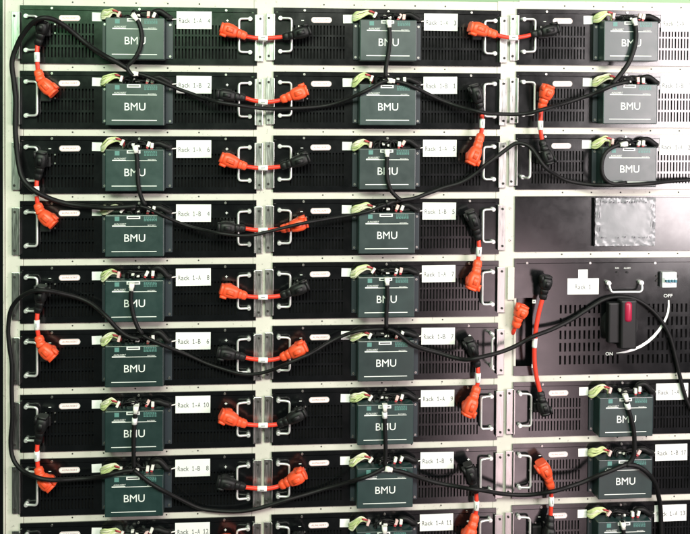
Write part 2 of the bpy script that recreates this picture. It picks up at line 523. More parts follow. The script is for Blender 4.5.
for c in range(3):
    for r in range(9):
        tx = TEXT[c][r]
        if not tx: continue
        nm = ' '.join(tx.split())
        if c < 2:
            lab = 'black battery module with white label reading %s' % nm
            if r == 8: lab += ', cut off below'
        else: lab = RIGHT[r]
        NICE[(c, r)] = nm if c < 2 else {0: 'the top right module', 1: 'the module below it', 2: 'the module above the display panel',
                       6: 'the module below the switch unit', 7: 'second below the switch unit', 8: 'the lowest right module'}[r]
        battery_module(c, r, tx, lab, right_out=(c, r) == (1, 5), left_out=(c, r) == (2, 2))

# ------------------------------------------------------------------ rack frame
rack = link('rack_frame', None, None, (0.63, 0.02, -1.26)); rack.empty_display_size = .05
tag(rack, 'cream painted steel rack frame with uprights and crossbars holding all the modules', 'rack frame')
def rack_part(name, bm, mats):
    me = finish(bm, name, mats); o = link(name, me, rack); o.matrix_parent_inverse = Matrix.Translation(-rack.location); return o
def upright(x0, x1, holes):
    bm = bmesh.new()
    box(bm, x0, x1, -1262, 44, -45, -3.2, 0, 1.2)
    return rack_part('upright', bm, M['cream'])
upright(-124.5, -90.5, 0); upright(360, 405.5, 0); upright(855, 900.5, 0); upright(1350, 1396, 0)
for c in range(3):
    for r in range(10):
        if c == 2 and r == 5: continue
        o = origin(c, r)
        bm = bmesh.new()
        u0 = o.x * 1000 - 89.8; u1 = o.x * 1000 + 359.8
        z = o.z * 1000 + (TOP + BOT + Q * 1000) / 2
        if r == 0: box(bm, u0, u1, z - 9.5, z + 10.5, -30, -3.8, 0, .8)
        else: box(bm, u0, u1, z - 10, z + 10, -30, -3.8, 0, .8)
        for u in (7, 68, 130, 192, 254):
            disc(bm, o.x * 1000 + u - 2 , z + .4, -3.9, -3.4, 1.7, 1, 10)
        rack_part('crossbar', bm, [M['cream'], M['hole']])
bm = bmesh.new(); box(bm, -150, -128, -1262, 60, -300, -6)  # black slab added to stand for the dark gap left of the rack
rack_part('dark_gap_slab', bm, M['panel'])
# front flange of the left upright
bm = bmesh.new(); box(bm, -127.8, -125.2, -1262, 44, -60, 1.5, 0, .6)
rack_part('edge_strip', bm, M['cream'])

bm = bmesh.new(); box(bm, -1500, 2800, -1300, 900, -560, -520)
w = link('wall', finish(bm, 'wall', M['wall'])); w['kind'] = 'structure'

# ------------------------------------------------------------------ display panel (fourth row of the right column)
def px_local(root, px, py, d=0):
    p = at(px, py, d) - root.location
    return p.x * 1000, p.z * 1000
def mean_rect(root, x0, y0, x1, y1, d=0):
    a = px_local(root, x0, y0, d); b = px_local(root, x1, y1, d)
    return a[0], b[0], b[1], a[1]

o3 = origin(2, 3)
dp = link('display_panel', None, None, o3); dp.empty_display_size = .02
tag(dp, 'plain black panel with a film covered display screen, above the switch unit', 'display panel')
bm = bmesh.new()
slotted_panel(bm, -95.5, 366.5, BOT, TOP, [(-93.5, 364.5, 19.2, 19.9)])
box(bm, -85, 356, BOT + 2.5, TOP - 2.5, -60, -8, 1)
link('front_panel', finish(bm, 'front_panel', [M['panel'], M['dark']]), dp)
u0, u1, v0, v1 = mean_rect(dp, 593, 197.5, 653.5, 245.5)
bm = bmesh.new()
for (a, b, c_, d_) in ((u0, u1, v1 - 3, v1), (u0, u1, v0, v0 + 3), (u0, u0 + 3.5, v0 + 3, v1 - 3), (u1 - 3, u1, v0 + 3, v1 - 3)):
    box(bm, a, b, c_, d_, 0.3, 6.5, 0, .4)
link('screen_bezel', finish(bm, 'screen_bezel', M['panel']), dp)
bm = bmesh.new(); box(bm, u0 + 3.5, u1 - 3, v0 + 3, v1 - 3, 0.3, 3)
scr = link('screen', finish(bm, 'screen', M['screen']), dp)
# crumpled film taped over the screen
bm = bmesh.new()
N, K = 90, 70
grid = []
U0, U1, V0, V1 = u0 + 2.0, u1 - 1.0, v0 + 1.0, v1 - 0.5
for j in range(K + 1):
    row = []
    for i in range(N + 1):
        s, t = i / N, j / K
        edge = min(s, 1 - s, t * .8, (1 - t) * .8)
        k = max(0, 1 - edge / .10)
        k2 = max(0, 1 - edge / .22)
        u = U0 + (U1 - U0) * s; v = V0 + (V1 - V0) * t
        n = noise.noise(Vector((u * .10, v * .10, 3))) * 1.5 * k2 * (.3 + k) + noise.noise(Vector((u * .3, v * .3, 9))) * .5 * k + noise.noise(Vector((u * .04, v * .04, 5))) * .25
        ja = noise.noise(Vector((u * .2, v * .2, 30))) * 1.4 * (1 if k > .75 else 0)
        row.append(bm.verts.new(L(u + ja, v + ja, 8.2 + n)))
    grid.append(row)
for j in range(K):
    for i in range(N):
        f = bm.faces.new((grid[j][i], grid[j][i + 1], grid[j + 1][i + 1], grid[j + 1][i])); f.smooth = True
film = link('protective_film', finish(bm, 'protective_film', M['film'], True), dp)
fr = random.Random(5)
bm = bmesh.new()
for row, (vv, ua, ub, den) in enumerate(((V1 - 9, U0 + 12, U1 - 18, .8), (V0 + 17, U0 + 10, U1 - 12, .5))):
    u = ua
    while u < ub:
        w = fr.uniform(1.2, 4.5)
        if fr.random() < den:
            h = fr.uniform(1.2, 3.4); o = fr.uniform(-.8, .8)
            bm.faces.new([bm.verts.new(L(a, b, 12.4)) for a, b in ((u, vv + o), (u + w, vv + o + fr.uniform(-.6, .6)), (u + w * .9, vv + o + h), (u + w * .2, vv + o + h * .8))])
        u += w + fr.uniform(.4, 2.2)
for vv, uu in ((V1 - 16, U0 + 7), (V1 - 40, U0 + 6), (V0 + 30, U0 + 6.5), (V1 - 20, U1 - 8), (V0 + 38, U1 - 8)):
    h = fr.uniform(6, 16)
    bm.faces.new([bm.verts.new(L(a, b, 12.4)) for a, b in ((uu, vv), (uu + 1.6, vv + 1), (uu + 1.9, vv + h), (uu + .4, vv + h))])
link('film_marks', finish(bm, 'film_marks', M['inkdark']), film)  # dark flecks coloured in for small folds of the film
for u, v in ((-104, -2), (-104, -68)):
    link('screw', BIGSCREW, dp, L(u, v, -3.2))

# ------------------------------------------------------------------ switch unit
sw = link('switch_unit', None, None, at(595, 316, 0)); sw.empty_display_size = .02
tag(sw, 'black switch unit with rotary lever, red grip and ON OFF arc', 'switch unit')
sw.location.x = origin(2, 4).x
ro = sw.location
sv1 = (-4 * Q + DZ[2]) * 1000 + TOP - ro.z * 1000 - .0
sv0 = (-5 * Q + DZ[2]) * 1000 + BOT - ro.z * 1000
def rc(x0, y0, x1, y1, d=0): return mean_rect(sw, x0, y0, x1, y1, d)
slots = []
rows = [(304.5, 313), (317.5, 326), (330, 338.7), (342.3, 351), (355, 363.8)]
for ri, (ya, yb) in enumerate(rows):
    vb = px_local(sw, 600, yb)[1]; va = px_local(sw, 600, ya)[1]
    xs = [559.5 + 4.78 * k for k in range(9)] + [647.6 + 4.66 * k for k in range(24)]
    if ri == 4: xs += [602.5, 607.3, 612.1, 616.9, 627.6, 632.3, 637.0, 641.7]
    for x in xs:
        ua = px_local(sw, x, 334)[0]
        slots.append((ua, ua + 4.2, vb, va))
nu0, nu1, nv0, nv1 = rc(508, 298, 532, 366)
slots.append((-95.4, nu1, nv0, nv1))
slots.append((-93, 364, sv1 - 10.6, sv1 - 9.6))
bm = bmesh.new()
slotted_panel(bm, -95.5, 366.5, sv0, sv1, slots)
box(bm, -85, 356, sv0 + 2.5, sv1 - 2.5, -80, -30, 1)
box(bm, -94.5, nu1 + 6, nv0 - 5, nv1 + 5, -26, -23.5, 0)
link('front_panel', finish(bm, 'front_panel', [M['panel'], M['dark']]), sw)
for x in (527, 590, 655):
    a = px_local(sw, x, 263); link('screw', SCREW, sw, L(a[0], a[1], 0))
for x, y in ((534, 301.5), (533.3, 366)):
    a = px_local(sw, x, y); bm = bmesh.new(); box(bm, -3.6, 3.6, -3.6, 3.6, .2, .6); disc(bm, 0, 0, .6, .9, 1.6, 1)
    link('square_sticker', finish(bm, 'square_sticker', [M['white'], M['inkdark']]), sw, L(*a))
bm = bmesh.new(); box(bm, -110.5, -96.5, sv1 - 84, sv1 - 17, .6, 3.6, 0, .6)
link('mounting_ear', finish(bm, 'mounting_ear', M['cream']), sw)
# name label and sticker
a = px_local(sw, 583, 286.2)
name_label('Rack 1', sw, a[0], a[1], True, 66, 33, 34, 0)
a = px_local(sw, 583, 273.6); bm = bmesh.new(); box(bm, -10, 10, -9.5, 8.5, .15, .45)
link('square_sticker', finish(bm, 'square_sticker', M['white']), sw, L(*a))
# U handle
f0 = px_local(sw, 607.5, 282.5); f1 = px_local(sw, 640, 282.5)
bm = bmesh.new()
um = (f0[0], f1[0]); vt = f0[1]; vb = vt - 17
tube(bm, [L(um[0], vt, 6), L(um[0] + .3, vt - 6, 10), L(um[0] + 1.5, vt - 13, 12), L(um[0] + 6, vb, 12), L(um[0] + 20, vb, 12), L(um[1] - 20, vb, 12),
          L(um[1] - 6, vb, 12), L(um[1] - 1.5, vt - 13, 12), L(um[1] - .3, vt - 6, 10), L(um[1], vt, 6)], .0023, 10, 0, .002)
for u in um: disc(bm, u, vt, 0, 8, 5.2); disc(bm, u, vt, 8, 9.5, 3.2)
link('handle', finish(bm, 'handle', M['chrome']), sw)
# indicator lamps
for x, tx, w_ in ((617, 'RUN', 7.5), (627, 'ALARM', 14)):
    a = px_local(sw, x, 268); bm = bmesh.new(); text_bm(bm, tx, a[0], a[1], .5, w_, 3.6)
    link('lettering', finish(bm, 'lettering', M['print']), sw)
    a = px_local(sw, x, 272.3); bm = bmesh.new(); disc(bm, 0, 0, 0, 2.2, 2.4, 0)
    link('indicator_lamp', finish(bm, 'indicator_lamp', M['black']), sw, L(*a))
# breaker
u0, u1, v0, v1 = rc(660.5, 271.5, 674.5, 286.5)
bm = bmesh.new(); box(bm, u0, u1, v0, v1, .3, 9, 0, .8); box(bm, u0 + 2, u1 - 1, (v0 + v1) / 2 - 5, (v0 + v1) / 2 + 5, 9, 13, 0, .8)
br = link('circuit_breaker', finish(bm, 'circuit_breaker', M['breaker']), sw)
for k in range(4):
    bm = bmesh.new()
    box(bm, u0 + 3 + 6.2 * k, u0 + 7.6 + 6.2 * k, (v0 + v1) / 2 - 3 - (k % 2), (v0 + v1) / 2 + 2, 13, 19, 0, .5)
    link('toggle', finish(bm, 'toggle', M['teal']), br)
bm = bmesh.new(); box(bm, u0 - 3.2, u0 - .3, v0 + 1, v1 - 1, .3, 6)
link('breaker_rail', finish(bm, 'breaker_rail', M['inkdark']), br)
for x, y in ((656.3, 276), (656.3, 280.8), (677, 276), (677, 280.6)):
    a = px_local(sw, x, y); bm = bmesh.new(); disc(bm, 0, 0, .2, 1.6, 2.6)
    link('screw', finish(bm, 'black_screw', M['hole']), sw, L(*a))
# ON / OFF and the arc
for x, y, tx, w_ in ((609, 353.6, 'ON', 15), (668, 295.6, 'OFF', 19)):
    a = px_local(sw, x, y); bm = bmesh.new(); text_bm(bm, tx, a[0], a[1], .5, w_, 7)
    link('lettering', finish(bm, 'lettering', M['print']), sw)
arc = [(668.6, 300), (668.6, 306), (668, 312), (666, 318), (662.8, 324), (659, 330), (654, 336), (648, 341.4), (641, 346), (633, 349.6), (625, 352), (616, 353)]
wid = [1.4, 1.9, 2.2, 2.4, 2.6, 2.9, 3.1, 3.1, 3.0, 2.7, 2.0, .4]
pp = [Vector(px_local(sw, x, y)) for x, y in arc]
bm = bmesh.new(); prev = None
for i, p in enumerate(pp):
    t = (pp[min(i + 1, len(pp) - 1)] - pp[max(i - 1, 0)]).normalized(); nrm = Vector((-t.y, t.x)) * wid[i]
    cur = (bm.verts.new(L(p.x + nrm.x, p.y + nrm.y, .5)), bm.verts.new(L(p.x - nrm.x, p.y - nrm.y, .5)))
    if prev: bm.faces.new((prev[0], prev[1], cur[1], cur[0]))
    prev = cur
link('printed_arc', finish(bm, 'printed_arc', M['print']), sw)
# rotary switch
u0, u1, v0, v1 = rc(607, 302, 646.5, 349.5)
bm = bmesh.new(); cx = (u0 + u1) / 2 + 4; cz = (v0 + v1) / 2 + 12
box(bm, u0 + 24, u0 + 52, v0 + 4, v1, .3, 6, 0, 2)
disc(bm, u0 + 26, v1 - 48, .3, 9, 46 if False else 40, 0, 40)
rs = link('rotary_switch', finish(bm, 'rotary_switch', M['black']), sw)
a0, a1, b0, b1 = rc(609, 303, 620, 343.5, 26)
bm = bmesh.new(); box(bm, a0, a1, b0, b1, 9, 26, 0, 3)
link('switch_hub', finish(bm, 'switch_hub', M['black']), rs)
a0, a1, b0, b1 = rc(621.5, 300.5, 637, 349.5, 34)
bm = bmesh.new(); box(bm, a0, a1, b0, b1, 9, 34, 0, 4)
lv = link('lever', finish(bm, 'lever', M['black']), rs)
a0, a1, b0, b1 = rc(625.4, 301.8, 633.2, 323, 38)
bm = bmesh.new(); box(bm, a0, a1, b0, b1, 22, 38, 0, 7)
link('lever_grip', finish(bm, 'lever_grip', M['redgrip'], True), lv)

# ------------------------------------------------------------------ jumper cables
JUMP = []      # pixel polylines of the jumpers, used to lift the black cables over them
def plug_mesh(kind, A, B, C, dA=26, dC=18):
    """elbow plug: A head end, B junction, C cable end, all photo pixels"""
    pa, pb, pc = at(*A, dA), at(*B, (dA + dC) / 2 + 2), at(*C, dC)
    bm = bmesh.new()
    big = .92 if kind == 'orange' else .82
    k = .00201 * big
    ab = (pb - pa); bc = (pc - pb)
    head = [pa, pa + ab * .04, pa + ab * .14, pa + ab * .32, pa + ab * .62, pa + ab * .9, pb]
    W = [3.2, 5.4, 6.5, 7.3, 7.1, 6.0, 5.0]; H = [4, 6.0, 7.2, 7.8, 7.4, 6.4, 5.2]
    loft(bm, head, [(w * k, h * k) for w, h in zip(W, H)], 20, 0, 2.9)
    neck = [pb - bc * .12, pb, pb + bc * .3, pb + bc * .34, pb + bc * .5, pb + bc * .54, pb + bc * .92, pc]
    W = [3.6, 4.9, 4.9, 4.4, 4.4, 4.8, 4.3, 3.2]
    loft(bm, neck, [(w * k, w * k) for w in W], 16, 0, 2.8)
    # collar into the socket and a locking lug
    t = ab.normalized(); s = t.cross(Vector((0, -1, 0))).normalized()
    c0 = pa + ab * .35
    base = Vector((c0.x, -.0095, c0.z))
    loft(bm, [base, Vector((c0.x, c0.y + .004, c0.z))], (6.3 * k, 6.6 * k), 16, 0, 3.2)
    lug = pa + ab * .18 + s * 7.0 * k
    loft(bm, [lug - t * .0065 + Vector((0, -.004, 0)), lug + t * .0065 + Vector((0, -.004, 0))], (1.7 * k, 4.2 * k), 8, 0, 4)
    lug = pa - t * .0004
    loft(bm, [pa - t * .0032, pa + t * .002], (5.6 * k, 6.2 * k), 14, 0, 4)
    # clip rib on the face
    r0 = pa + ab * .3 + Vector((0, -7.4 * k, 0)); r1 = pa + ab * .78 + Vector((0, -7.2 * k, 0))
    loft(bm, [r0, r1], (2.4 * k, 1.3 * k), 8, 0, 4)
    return finish(bm, 'plug', M['orange'] if kind == 'orange' else M['black'])

def jumper(label, o, b, mid, tagp, dmid=20):
    """o = orange plug (A,B,C), b = black plug (A,B,C) in photo pixels, mid = cable points from C of o to C of b"""
    pts2 = [o[2]] + mid + [b[2]]
    bm = bmesh.new()
    pts = [at(x, y, 18 if i in (0, len(pts2) - 1) else dmid) for i, (x, y) in enumerate(pts2)]
    e0 = at(*o[1], 20); e1 = at(*b[1], 20)
    pts = [pts[0] + (e0 - pts[0]) * .3] + pts + [pts[-1] + (e1 - pts[-1]) * .3]
    path = catmull(pts, .003)
    loft(bm, path, (.0042, .0042), 12)
    j = link('jumper_cable', finish(bm, 'jumper_cable', M['orangecable'], True))
    tag(j, label, 'jumper cable', 'orange jumper cables')
    link('orange_plug', plug_mesh('orange', *o), j)
    link('black_plug', plug_mesh('black', *b), j)
    if tagp:
        tp = at(*tagp, dmid)
        i = min(range(len(path)), key=lambda q: (path[q] - tp).length)
        d = (path[min(i + 1, len(path) - 1)] - path[max(i - 1, 0)]).normalized()
        bm = bmesh.new()
        loft(bm, [path[i] - d * .0095, path[i] - d * .009, path[i] + d * .009, path[i] + d * .0095],
             [(.0045, .0045), (.0054, .0054), (.0054, .0054), (.0045, .0045)], 14)
        tg = link('cable_tag', finish(bm, 'cable_tag', M['white']), j)
        sd = d.cross(Vector((0, -1, 0))).normalized()
        bm = bmesh.new(); q = path[i] + Vector((0, -.0056, 0)) - sd * .0006
        bm.faces.new([bm.verts.new(q + d * a + sd * b) for a, b in ((-.004, -.0006), (.004, -.0006), (.004, .0006), (-.004, .0006))])
        link('printed_mark', finish(bm, 'printed_mark', M['ink']), tg)
    JUMP.append([o[0], o[1]] + pts2 + [b[1], b[0]])
    return j

def jl(a, b, how):
    return 'orange cable %s from %s to %s' % (how, NICE[a], NICE[b])
# left column, hanging down between rows
LV = [((0, 0), (0, 1), (53, 93), (41, 81), (38, 70.5), [(37.2, 62), (37, 54)], (37.5, 45), (41, 34), (43, 22), (37, 58)),
      ((0, 2), (0, 3), (53, 224), (41, 213), (37.5, 204), [(36.8, 196), (36.5, 188)], (37, 179.5), (40, 168), (42, 153), (36.5, 191)),
      ((0, 4), (0, 5), (53, 357), (41.5, 346), (38.5, 336), [(37.2, 328), (37, 320)], (37.5, 312), (40, 302), (42, 287), (36.8, 324)),
      ((0, 6), (0, 7), (51, 487), (41, 477), (38, 467), [(37.2, 459), (37, 451)], (37.5, 443), (40, 432), (43, 417), (37, 456))]
for a, b, A, B, C, mid, c2, b2, a2, tg in LV:
    jumper(jl(a, b, 'hanging down'), (A, B, C), (a2, b2, c2), mid, tg)
# across the gap between the left and middle columns
LH = [(0, 'oL', (222, 28), (237, 33), (246, 36.5), [(255, 38), (263, 38.3), (273, 37.8)], (283, 37), (293, 35.2), (309, 30.5), (262.5, 38.2)),
      (1, 'oR', (306, 90.5), (291, 96), (281, 100), [(272, 101.8), (263, 102), (253, 100.5)], (245, 98), (235, 96.5), (218, 94), (263, 101.5)),
      (2, 'oL', (222, 157.5), (238, 164), (246, 166.5), [(255, 167.8), (263, 168), (273, 167.5)], (281, 166.5), (291, 163.5), (308, 158), (262.5, 168)),
      (3, 'oR', (306, 222.5), (290, 227), (281, 229.2), [(272, 229.8), (263, 230.3), (253, 229.8)], (245, 228.5), (235, 228), (219, 227), (263, 230.3)),
      (4, 'oL', (222, 289), (238, 293.5), (246, 296), [(255, 297), (263, 297.2), (273, 296.6)], (281, 295.5), (291, 292), (307, 285.5), (263, 297.2)),
      (5, 'oR', (305, 346.5), (290, 353.5), (281, 357.5), [(272, 359.8), (263, 360), (253, 359)], (245, 357.5), (235, 355), (219, 352), (262.5, 360)),
      (6, 'oL', (222, 414), (237, 421), (246, 424), [(255, 425), (263, 425.2), (271, 424.9)], (278, 424), (288, 420), (304, 412), (262.5, 425.2)),
      (7, 'oR', (304, 473.5), (289, 481), (280, 485.5), [(271, 488), (262, 488.5), (253, 488)], (245, 487), (235, 484.5), (219, 481), (262.5, 488.3)),
      (8, 'oL', (221, 541), (236, 546), (244, 549), [(253, 550), (262, 550), (270, 549.5)], (277, 548.5), (287, 545), (303, 537), None)]
for r, side, A, B, C, mid, c2, b2, a2, tg in LH:
    jumper('orange cable crossing from %s to %s' % (NICE[(0, r)], NICE[(1, r)]), (A, B, C), (a2, b2, c2), mid, tg)
# right end of the middle column
MV = [((1, 1), (1, 2), (470.5, 163), (477, 148), (481, 134), [(482, 127), (482.2, 120)], (481.5, 113.5), (479, 103), (474, 86), (482, 124)),
      ((1, 3), (1, 4), (471, 288), (476, 273), (478, 260), [(478.8, 253), (479, 247)], (478.5, 239.5), (476, 229), (470, 212), (478.7, 252)),
      ((1, 5), (1, 6), (466.5, 414), (473.5, 398), (477, 386), [(478, 379), (478, 373)], (477.5, 366), (474.5, 356), (469, 340), (478, 378)),
      ((1, 7), (1, 8), (466, 543), (472, 527), (475.5, 514), [(476.4, 507), (476.5, 500)], (476, 492), (473, 482), (468, 465), (476.5, 505))]
for a, b, A, B, C, mid, c2, b2, a2, tg in MV:
    jumper(jl(a, b, 'hanging down'), (A, B, C), (a2, b2, c2), mid, tg)
jumper('orange cable crossing from Rack 1-A 3 to the top right module',
       ((471, 27), (487, 32), (496, 35), ), ((557, 29), (541, 32.5), (531, 35)), [(504, 37), (513, 38), (522, 37)], (513, 37.7))
jumper('orange jumper cable joining the two modules right above the display panel',
       ((549, 87), (544, 99), (541.5, 109)), ((549, 163), (545, 150), (542, 140)), [(540.8, 116), (540.5, 130)], (540.6, 124.7))
jumper('orange jumper cable joining the two lowest modules of the right column',
       ((541, 463), (547.5, 476), (551, 488)), ((548, 541), (550, 527), (550.5, 515)), [(551.2, 495), (551, 507)], (550.8, 500.5))
# the long one from the switch unit: black plugs at both ends
bm = bmesh.new()
pl = [(543.2, 296), (541.5, 302), (539, 312), (536.5, 325), (535, 338), (534.3, 352), (534.8, 365), (536.5, 377), (539, 388), (540.5, 394)]
path = catmull([at(x, y, 20) for x, y in pl], .003)
loft(bm, path, (.0044, .0044), 12)
j = link('jumper_cable', finish(bm, 'jumper_cable', M['orangecable'], True))
tag(j, 'long orange cable with black plugs at both ends, on the switch unit', 'jumper cable', 'orange jumper cables')
link('black_plug', plug_mesh('black', (547, 277), (544.5, 289), (542.5, 299)), j)
link('black_plug', plug_mesh('black', (545, 413), (542, 401), (540.3, 391)), j)
i = min(range(len(path)), key=lambda q: (path[q] - at(535.2, 343, 20)).length)
bm = bmesh.new(); loft(bm, path[i - 3:i + 4], (.0052, .0052), 14)
link('cable_tag', finish(bm, 'cable_tag', M['white']), j)
JUMP.append([(547, 277), (544, 290)] + pl + [(545, 413)])
# orange plug parked in the recess of the switch unit
bm = bmesh.new()
tube(bm, [at(516.6, 322, 4), at(514, 330, 0), at(511.5, 337, -12), at(511, 350, -20)], .0042, 12)
j = link('parked_cable', finish(bm, 'parked_cable', M['orangecable'], True))
tag(j, 'orange plug parked in the dark recess at the left edge of the switch unit', 'cable plug')
link('orange_plug', plug_mesh('orange', (523.2, 306.5), (518.5, 317), (515.5, 327), 12, 6), j)

# ------------------------------------------------------------------ black communication cables
def seg_dist(p, a, b):
    ax, ay = a; bx, by = b; dx, dy = bx - ax, by - ay
    t = max(0, min(1, ((p[0] - ax) * dx + (p[1] - ay) * dy) / (dx * dx + dy * dy + 1e-9)))
    return math.hypot(p[0] - ax - t * dx, p[1] - ay - t * dy)
def clearance(x, y):
    p = at(x, y, 20)
    h = 0.0
    for c in range(3):
        for r in range(9):
            if not TEXT[c][r]: continue
            o = origin(c, r); u = (p.x - o.x) * 1000; v = (p.z - o.z) * 1000
            if 71 < u < 189 and -86 < v < 0: h = max(h, 32)
            elif 60 < u < 205 and 0 <= v < 18: h = max(h, 21)
            elif (-92 < u < -54 or 328 < u < 360) and -70 < v < 6: h = max(h, 13)
            elif (-113 < u < -92 or 360 < u < 380) and -85 < v < 12: h = max(h, 9)
    for pl in JUMP:
        for k, (a, b) in enumerate(zip(pl, pl[1:])):
            d = seg_dist((x, y), a, b)
            end = k in (0, 1, len(pl) - 2, len(pl) - 3)
            if d < (8.5 if end else 4.5): h = max(h, 41 if end else 27)
    return h
def comm(label, px, r=.0041, ends=(), lift=0, name='communication_cable', vis=None):
    r *= .9
    P2 = catmull([Vector((x, y, 0)) for x, y in px], 2.5)
    h = [clearance(p.x, p.y) for p in P2]
    n = len(P2); W = 6
    hm = [max(h[max(0, i - 4):i + 5]) for i in range(n)]
    hs = hm[:]
    for _ in range(2): hs = [sum(hs[max(0, i - W):i + W + 1]) / len(hs[max(0, i - W):i + W + 1]) for i in range(n)]
    hs = [max(a, b) for a, b in zip(hs, h)]
    hs = [sum(hs[max(0, i - 2):i + 3]) / len(hs[max(0, i - 2):i + 3]) for i in range(n)]
    sd = len(px) * 7.3 + px[0][0]
    pts = [at(p.x + noise.noise(Vector((i * .09, sd, 0))) * .7, p.y + noise.noise(Vector((i * .09, sd, 9))) * .7, hs[i] + r * 1000 + 1.2 + lift) for i, p in enumerate(P2)]
    bm = bmesh.new(); loft(bm, pts, (r, r), 12)
    o = link(name, finish(bm, name, M['cable'], True))
    tag(o, label, 'communication cable', 'black communication cables')
    for (x, y, kind) in ends:
        i = min(range(n), key=lambda q: (P2[q].x - x) ** 2 + (P2[q].y - y) ** 2)
        p = pts[i]; d = (pts[min(i + 2, n - 1)] - pts[max(i - 2, 0)]).normalized()
        bm = bmesh.new()
        if kind == 'p':
            loft(bm, [p - d * .006, p + d * .003, p + d * .004, p + d * .009], [(.0052, .0046), (.0052, .0046), (.0042, .0042), (.0042, .0042)], 12, 0, 4)
            bmesh.ops.translate(bm, verts=bm.verts[:], vec=(0, -.0012, 0))
            link('white_plug', finish(bm, 'white_plug', M['conn']), o)
        else:
            loft(bm, [p - d * .006, p + d * .006], (r + .0012, r + .0012), 12, 0)
            link('white_tag', finish(bm, 'white_tag', M['white']), o)
    return o

def cl(a, b, extra=''): return 'black cable from %s to %s%s' % (NICE[a], NICE[b], extra)
comm(cl((0, 0), (0, 1)), [(134.5, 16.5), (138, 21), (141, 30), (141.5, 39), (139.5, 50), (134, 60), (127.5, 67), (129, 72), (132.5, 76)], .0046, [(134.8, 17, 'p')])
comm(cl((0, 1), (0, 3), ', looping round the left edge'), [(128, 69), (118, 63), (104, 55.5), (90, 46.5), (76, 35), (65, 26), (53, 19.5), (42, 18.5), (33, 23), (24, 33), (17.4, 45), (12.2, 62), (14.2, 83),
      (15.6, 100), (15.7, 118), (16, 140), (18, 162), (22, 177), (29, 186), (40, 194), (57, 201), (80, 206), (105, 208), (125, 207), (136, 206)], .0054, lift=2)
comm(cl((0, 1), (1, 1)), [(131, 73.5), (140, 74.5), (152, 78.5), (165, 83.5), (185, 91.5), (208, 99.5), (225, 103.5), (241, 106), (260, 108), (276, 109), (300, 108.2), (324, 106), (343, 101), (359, 94.5), (371, 88),
      (380, 82.5), (388, 80)], .0042, [(132.6, 74.3, 'p')], 1)
comm(cl((1, 0), (1, 1)), [(388.6, 20.5), (389.3, 28), (389.8, 38), (388.8, 50), (387, 60), (385.5, 70), (386, 78)], .0046, [(388.7, 22, 'p')])
comm('black cable from Rack 1-B 1 to the second module of the right column', [(387, 80.5), (396, 81.5), (405, 83.5), (416, 88), (428, 94), (443, 101), (460, 107), (478, 111.5), (490, 113.5), (510, 114.6), (528, 113.2), (541, 110.2), (555, 106), (572, 101), (589, 95.5),
      (602, 90), (612, 85.5), (622, 83), (629, 81.8)], .0044, [(389.5, 80.5, 'p')], 1)
comm('black cable joining the two topmost modules of the right column', [(633.5, 18.5), (635.2, 27), (635.8, 38), (634, 49), (629.5, 61), (624, 70), (617, 79), (612, 84)], .0052, [(633.8, 20.5, 'p')])
comm('black cable from Rack 1-B 5 running under the box above the display panel', [(386, 205), (393, 201.5), (404, 200), (415, 198.3), (428, 193.5), (443, 188), (460, 183), (474, 175), (488, 163.5), (498, 155.5), (507, 148.5), (516, 143.5), (525, 144.5), (533, 150),
      (544, 166), (554, 174), (566, 180), (580, 183), (597, 185), (617, 185), (640, 184), (659, 182.5), (676, 181), (692, 179.5)], .0045, lift=1)
comm('black cable curled round the BMU box right above the display panel', [(627, 144), (618, 145.5), (609, 150), (604, 156), (601.8, 165), (602.5, 174), (606.5, 180.5), (614, 184), (626, 183)], .0044, [(625.5, 144.5, 'p')], 2)
comm(cl((0, 2), (0, 3)), [(135.5, 148), (136.6, 155), (137.3, 165), (138, 178), (139.2, 189), (141.5, 198), (145, 205)], .0046, [(135.6, 149.5, 'p')])
comm(cl((0, 3), (1, 3)), [(139, 206), (147, 208), (157, 212.5), (170, 219), (185, 225), (200, 229.4), (216, 232.6), (232, 235), (243, 235.6), (256, 234.6), (270, 231.5), (283, 228), (296, 224.8), (308, 222.3), (325, 219.3),
      (342, 216.8), (356, 214.3), (368, 211.5), (377, 208), (386, 204.5)], .0036, lift=1)
comm(cl((1, 2), (1, 3)), [(386.6, 149.5), (386.6, 158), (386.6, 172), (388, 182), (391.5, 191), (398, 198), (401, 200)], .0046, [(386.6, 151.5, 'p')])
comm(cl((0, 4), (0, 5)), [(131.8, 283), (131, 292), (131, 302), (133.5, 315), (137.5, 326), (142.5, 334)], .0046, [(131.8, 284.5, 'p')])
comm(cl((0, 5), (0, 7), ', looping round the left edge'), [(139, 339), (128, 336), (117, 328), (105, 315), (91, 303.5), (76, 297), (60, 293), (45, 290.8), (33, 291), (22, 296), (14.5, 303), (10, 313), (8.2, 330), (9.5, 348),
      (11.8, 366), (12, 390), (12, 418), (10.8, 440), (13, 458), (20, 469), (31, 475), (44, 478.6), (57, 479.8), (72, 479.6), (88, 478.4), (103, 475.8), (116, 472.6), (126, 470.5), (133, 470)], .0046, lift=2)
comm(cl((0, 5), (1, 5)), [(142, 335), (150, 339.5), (166, 346.5), (185, 353.6), (208, 363.5), (230, 371.3), (243, 374.2), (256, 374.4), (268, 371.5), (280, 367), (297, 359.5), (314, 351), (328, 342.8), (342, 336), (352, 332.5),
      (362, 330.5), (374, 329.5), (386, 329)], .0038, lift=1)
comm(cl((1, 4), (1, 5)), [(386.8, 278), (386.9, 288), (387, 300), (386.6, 314), (386.5, 328)], .0046, [(386.9, 281, 'p')])
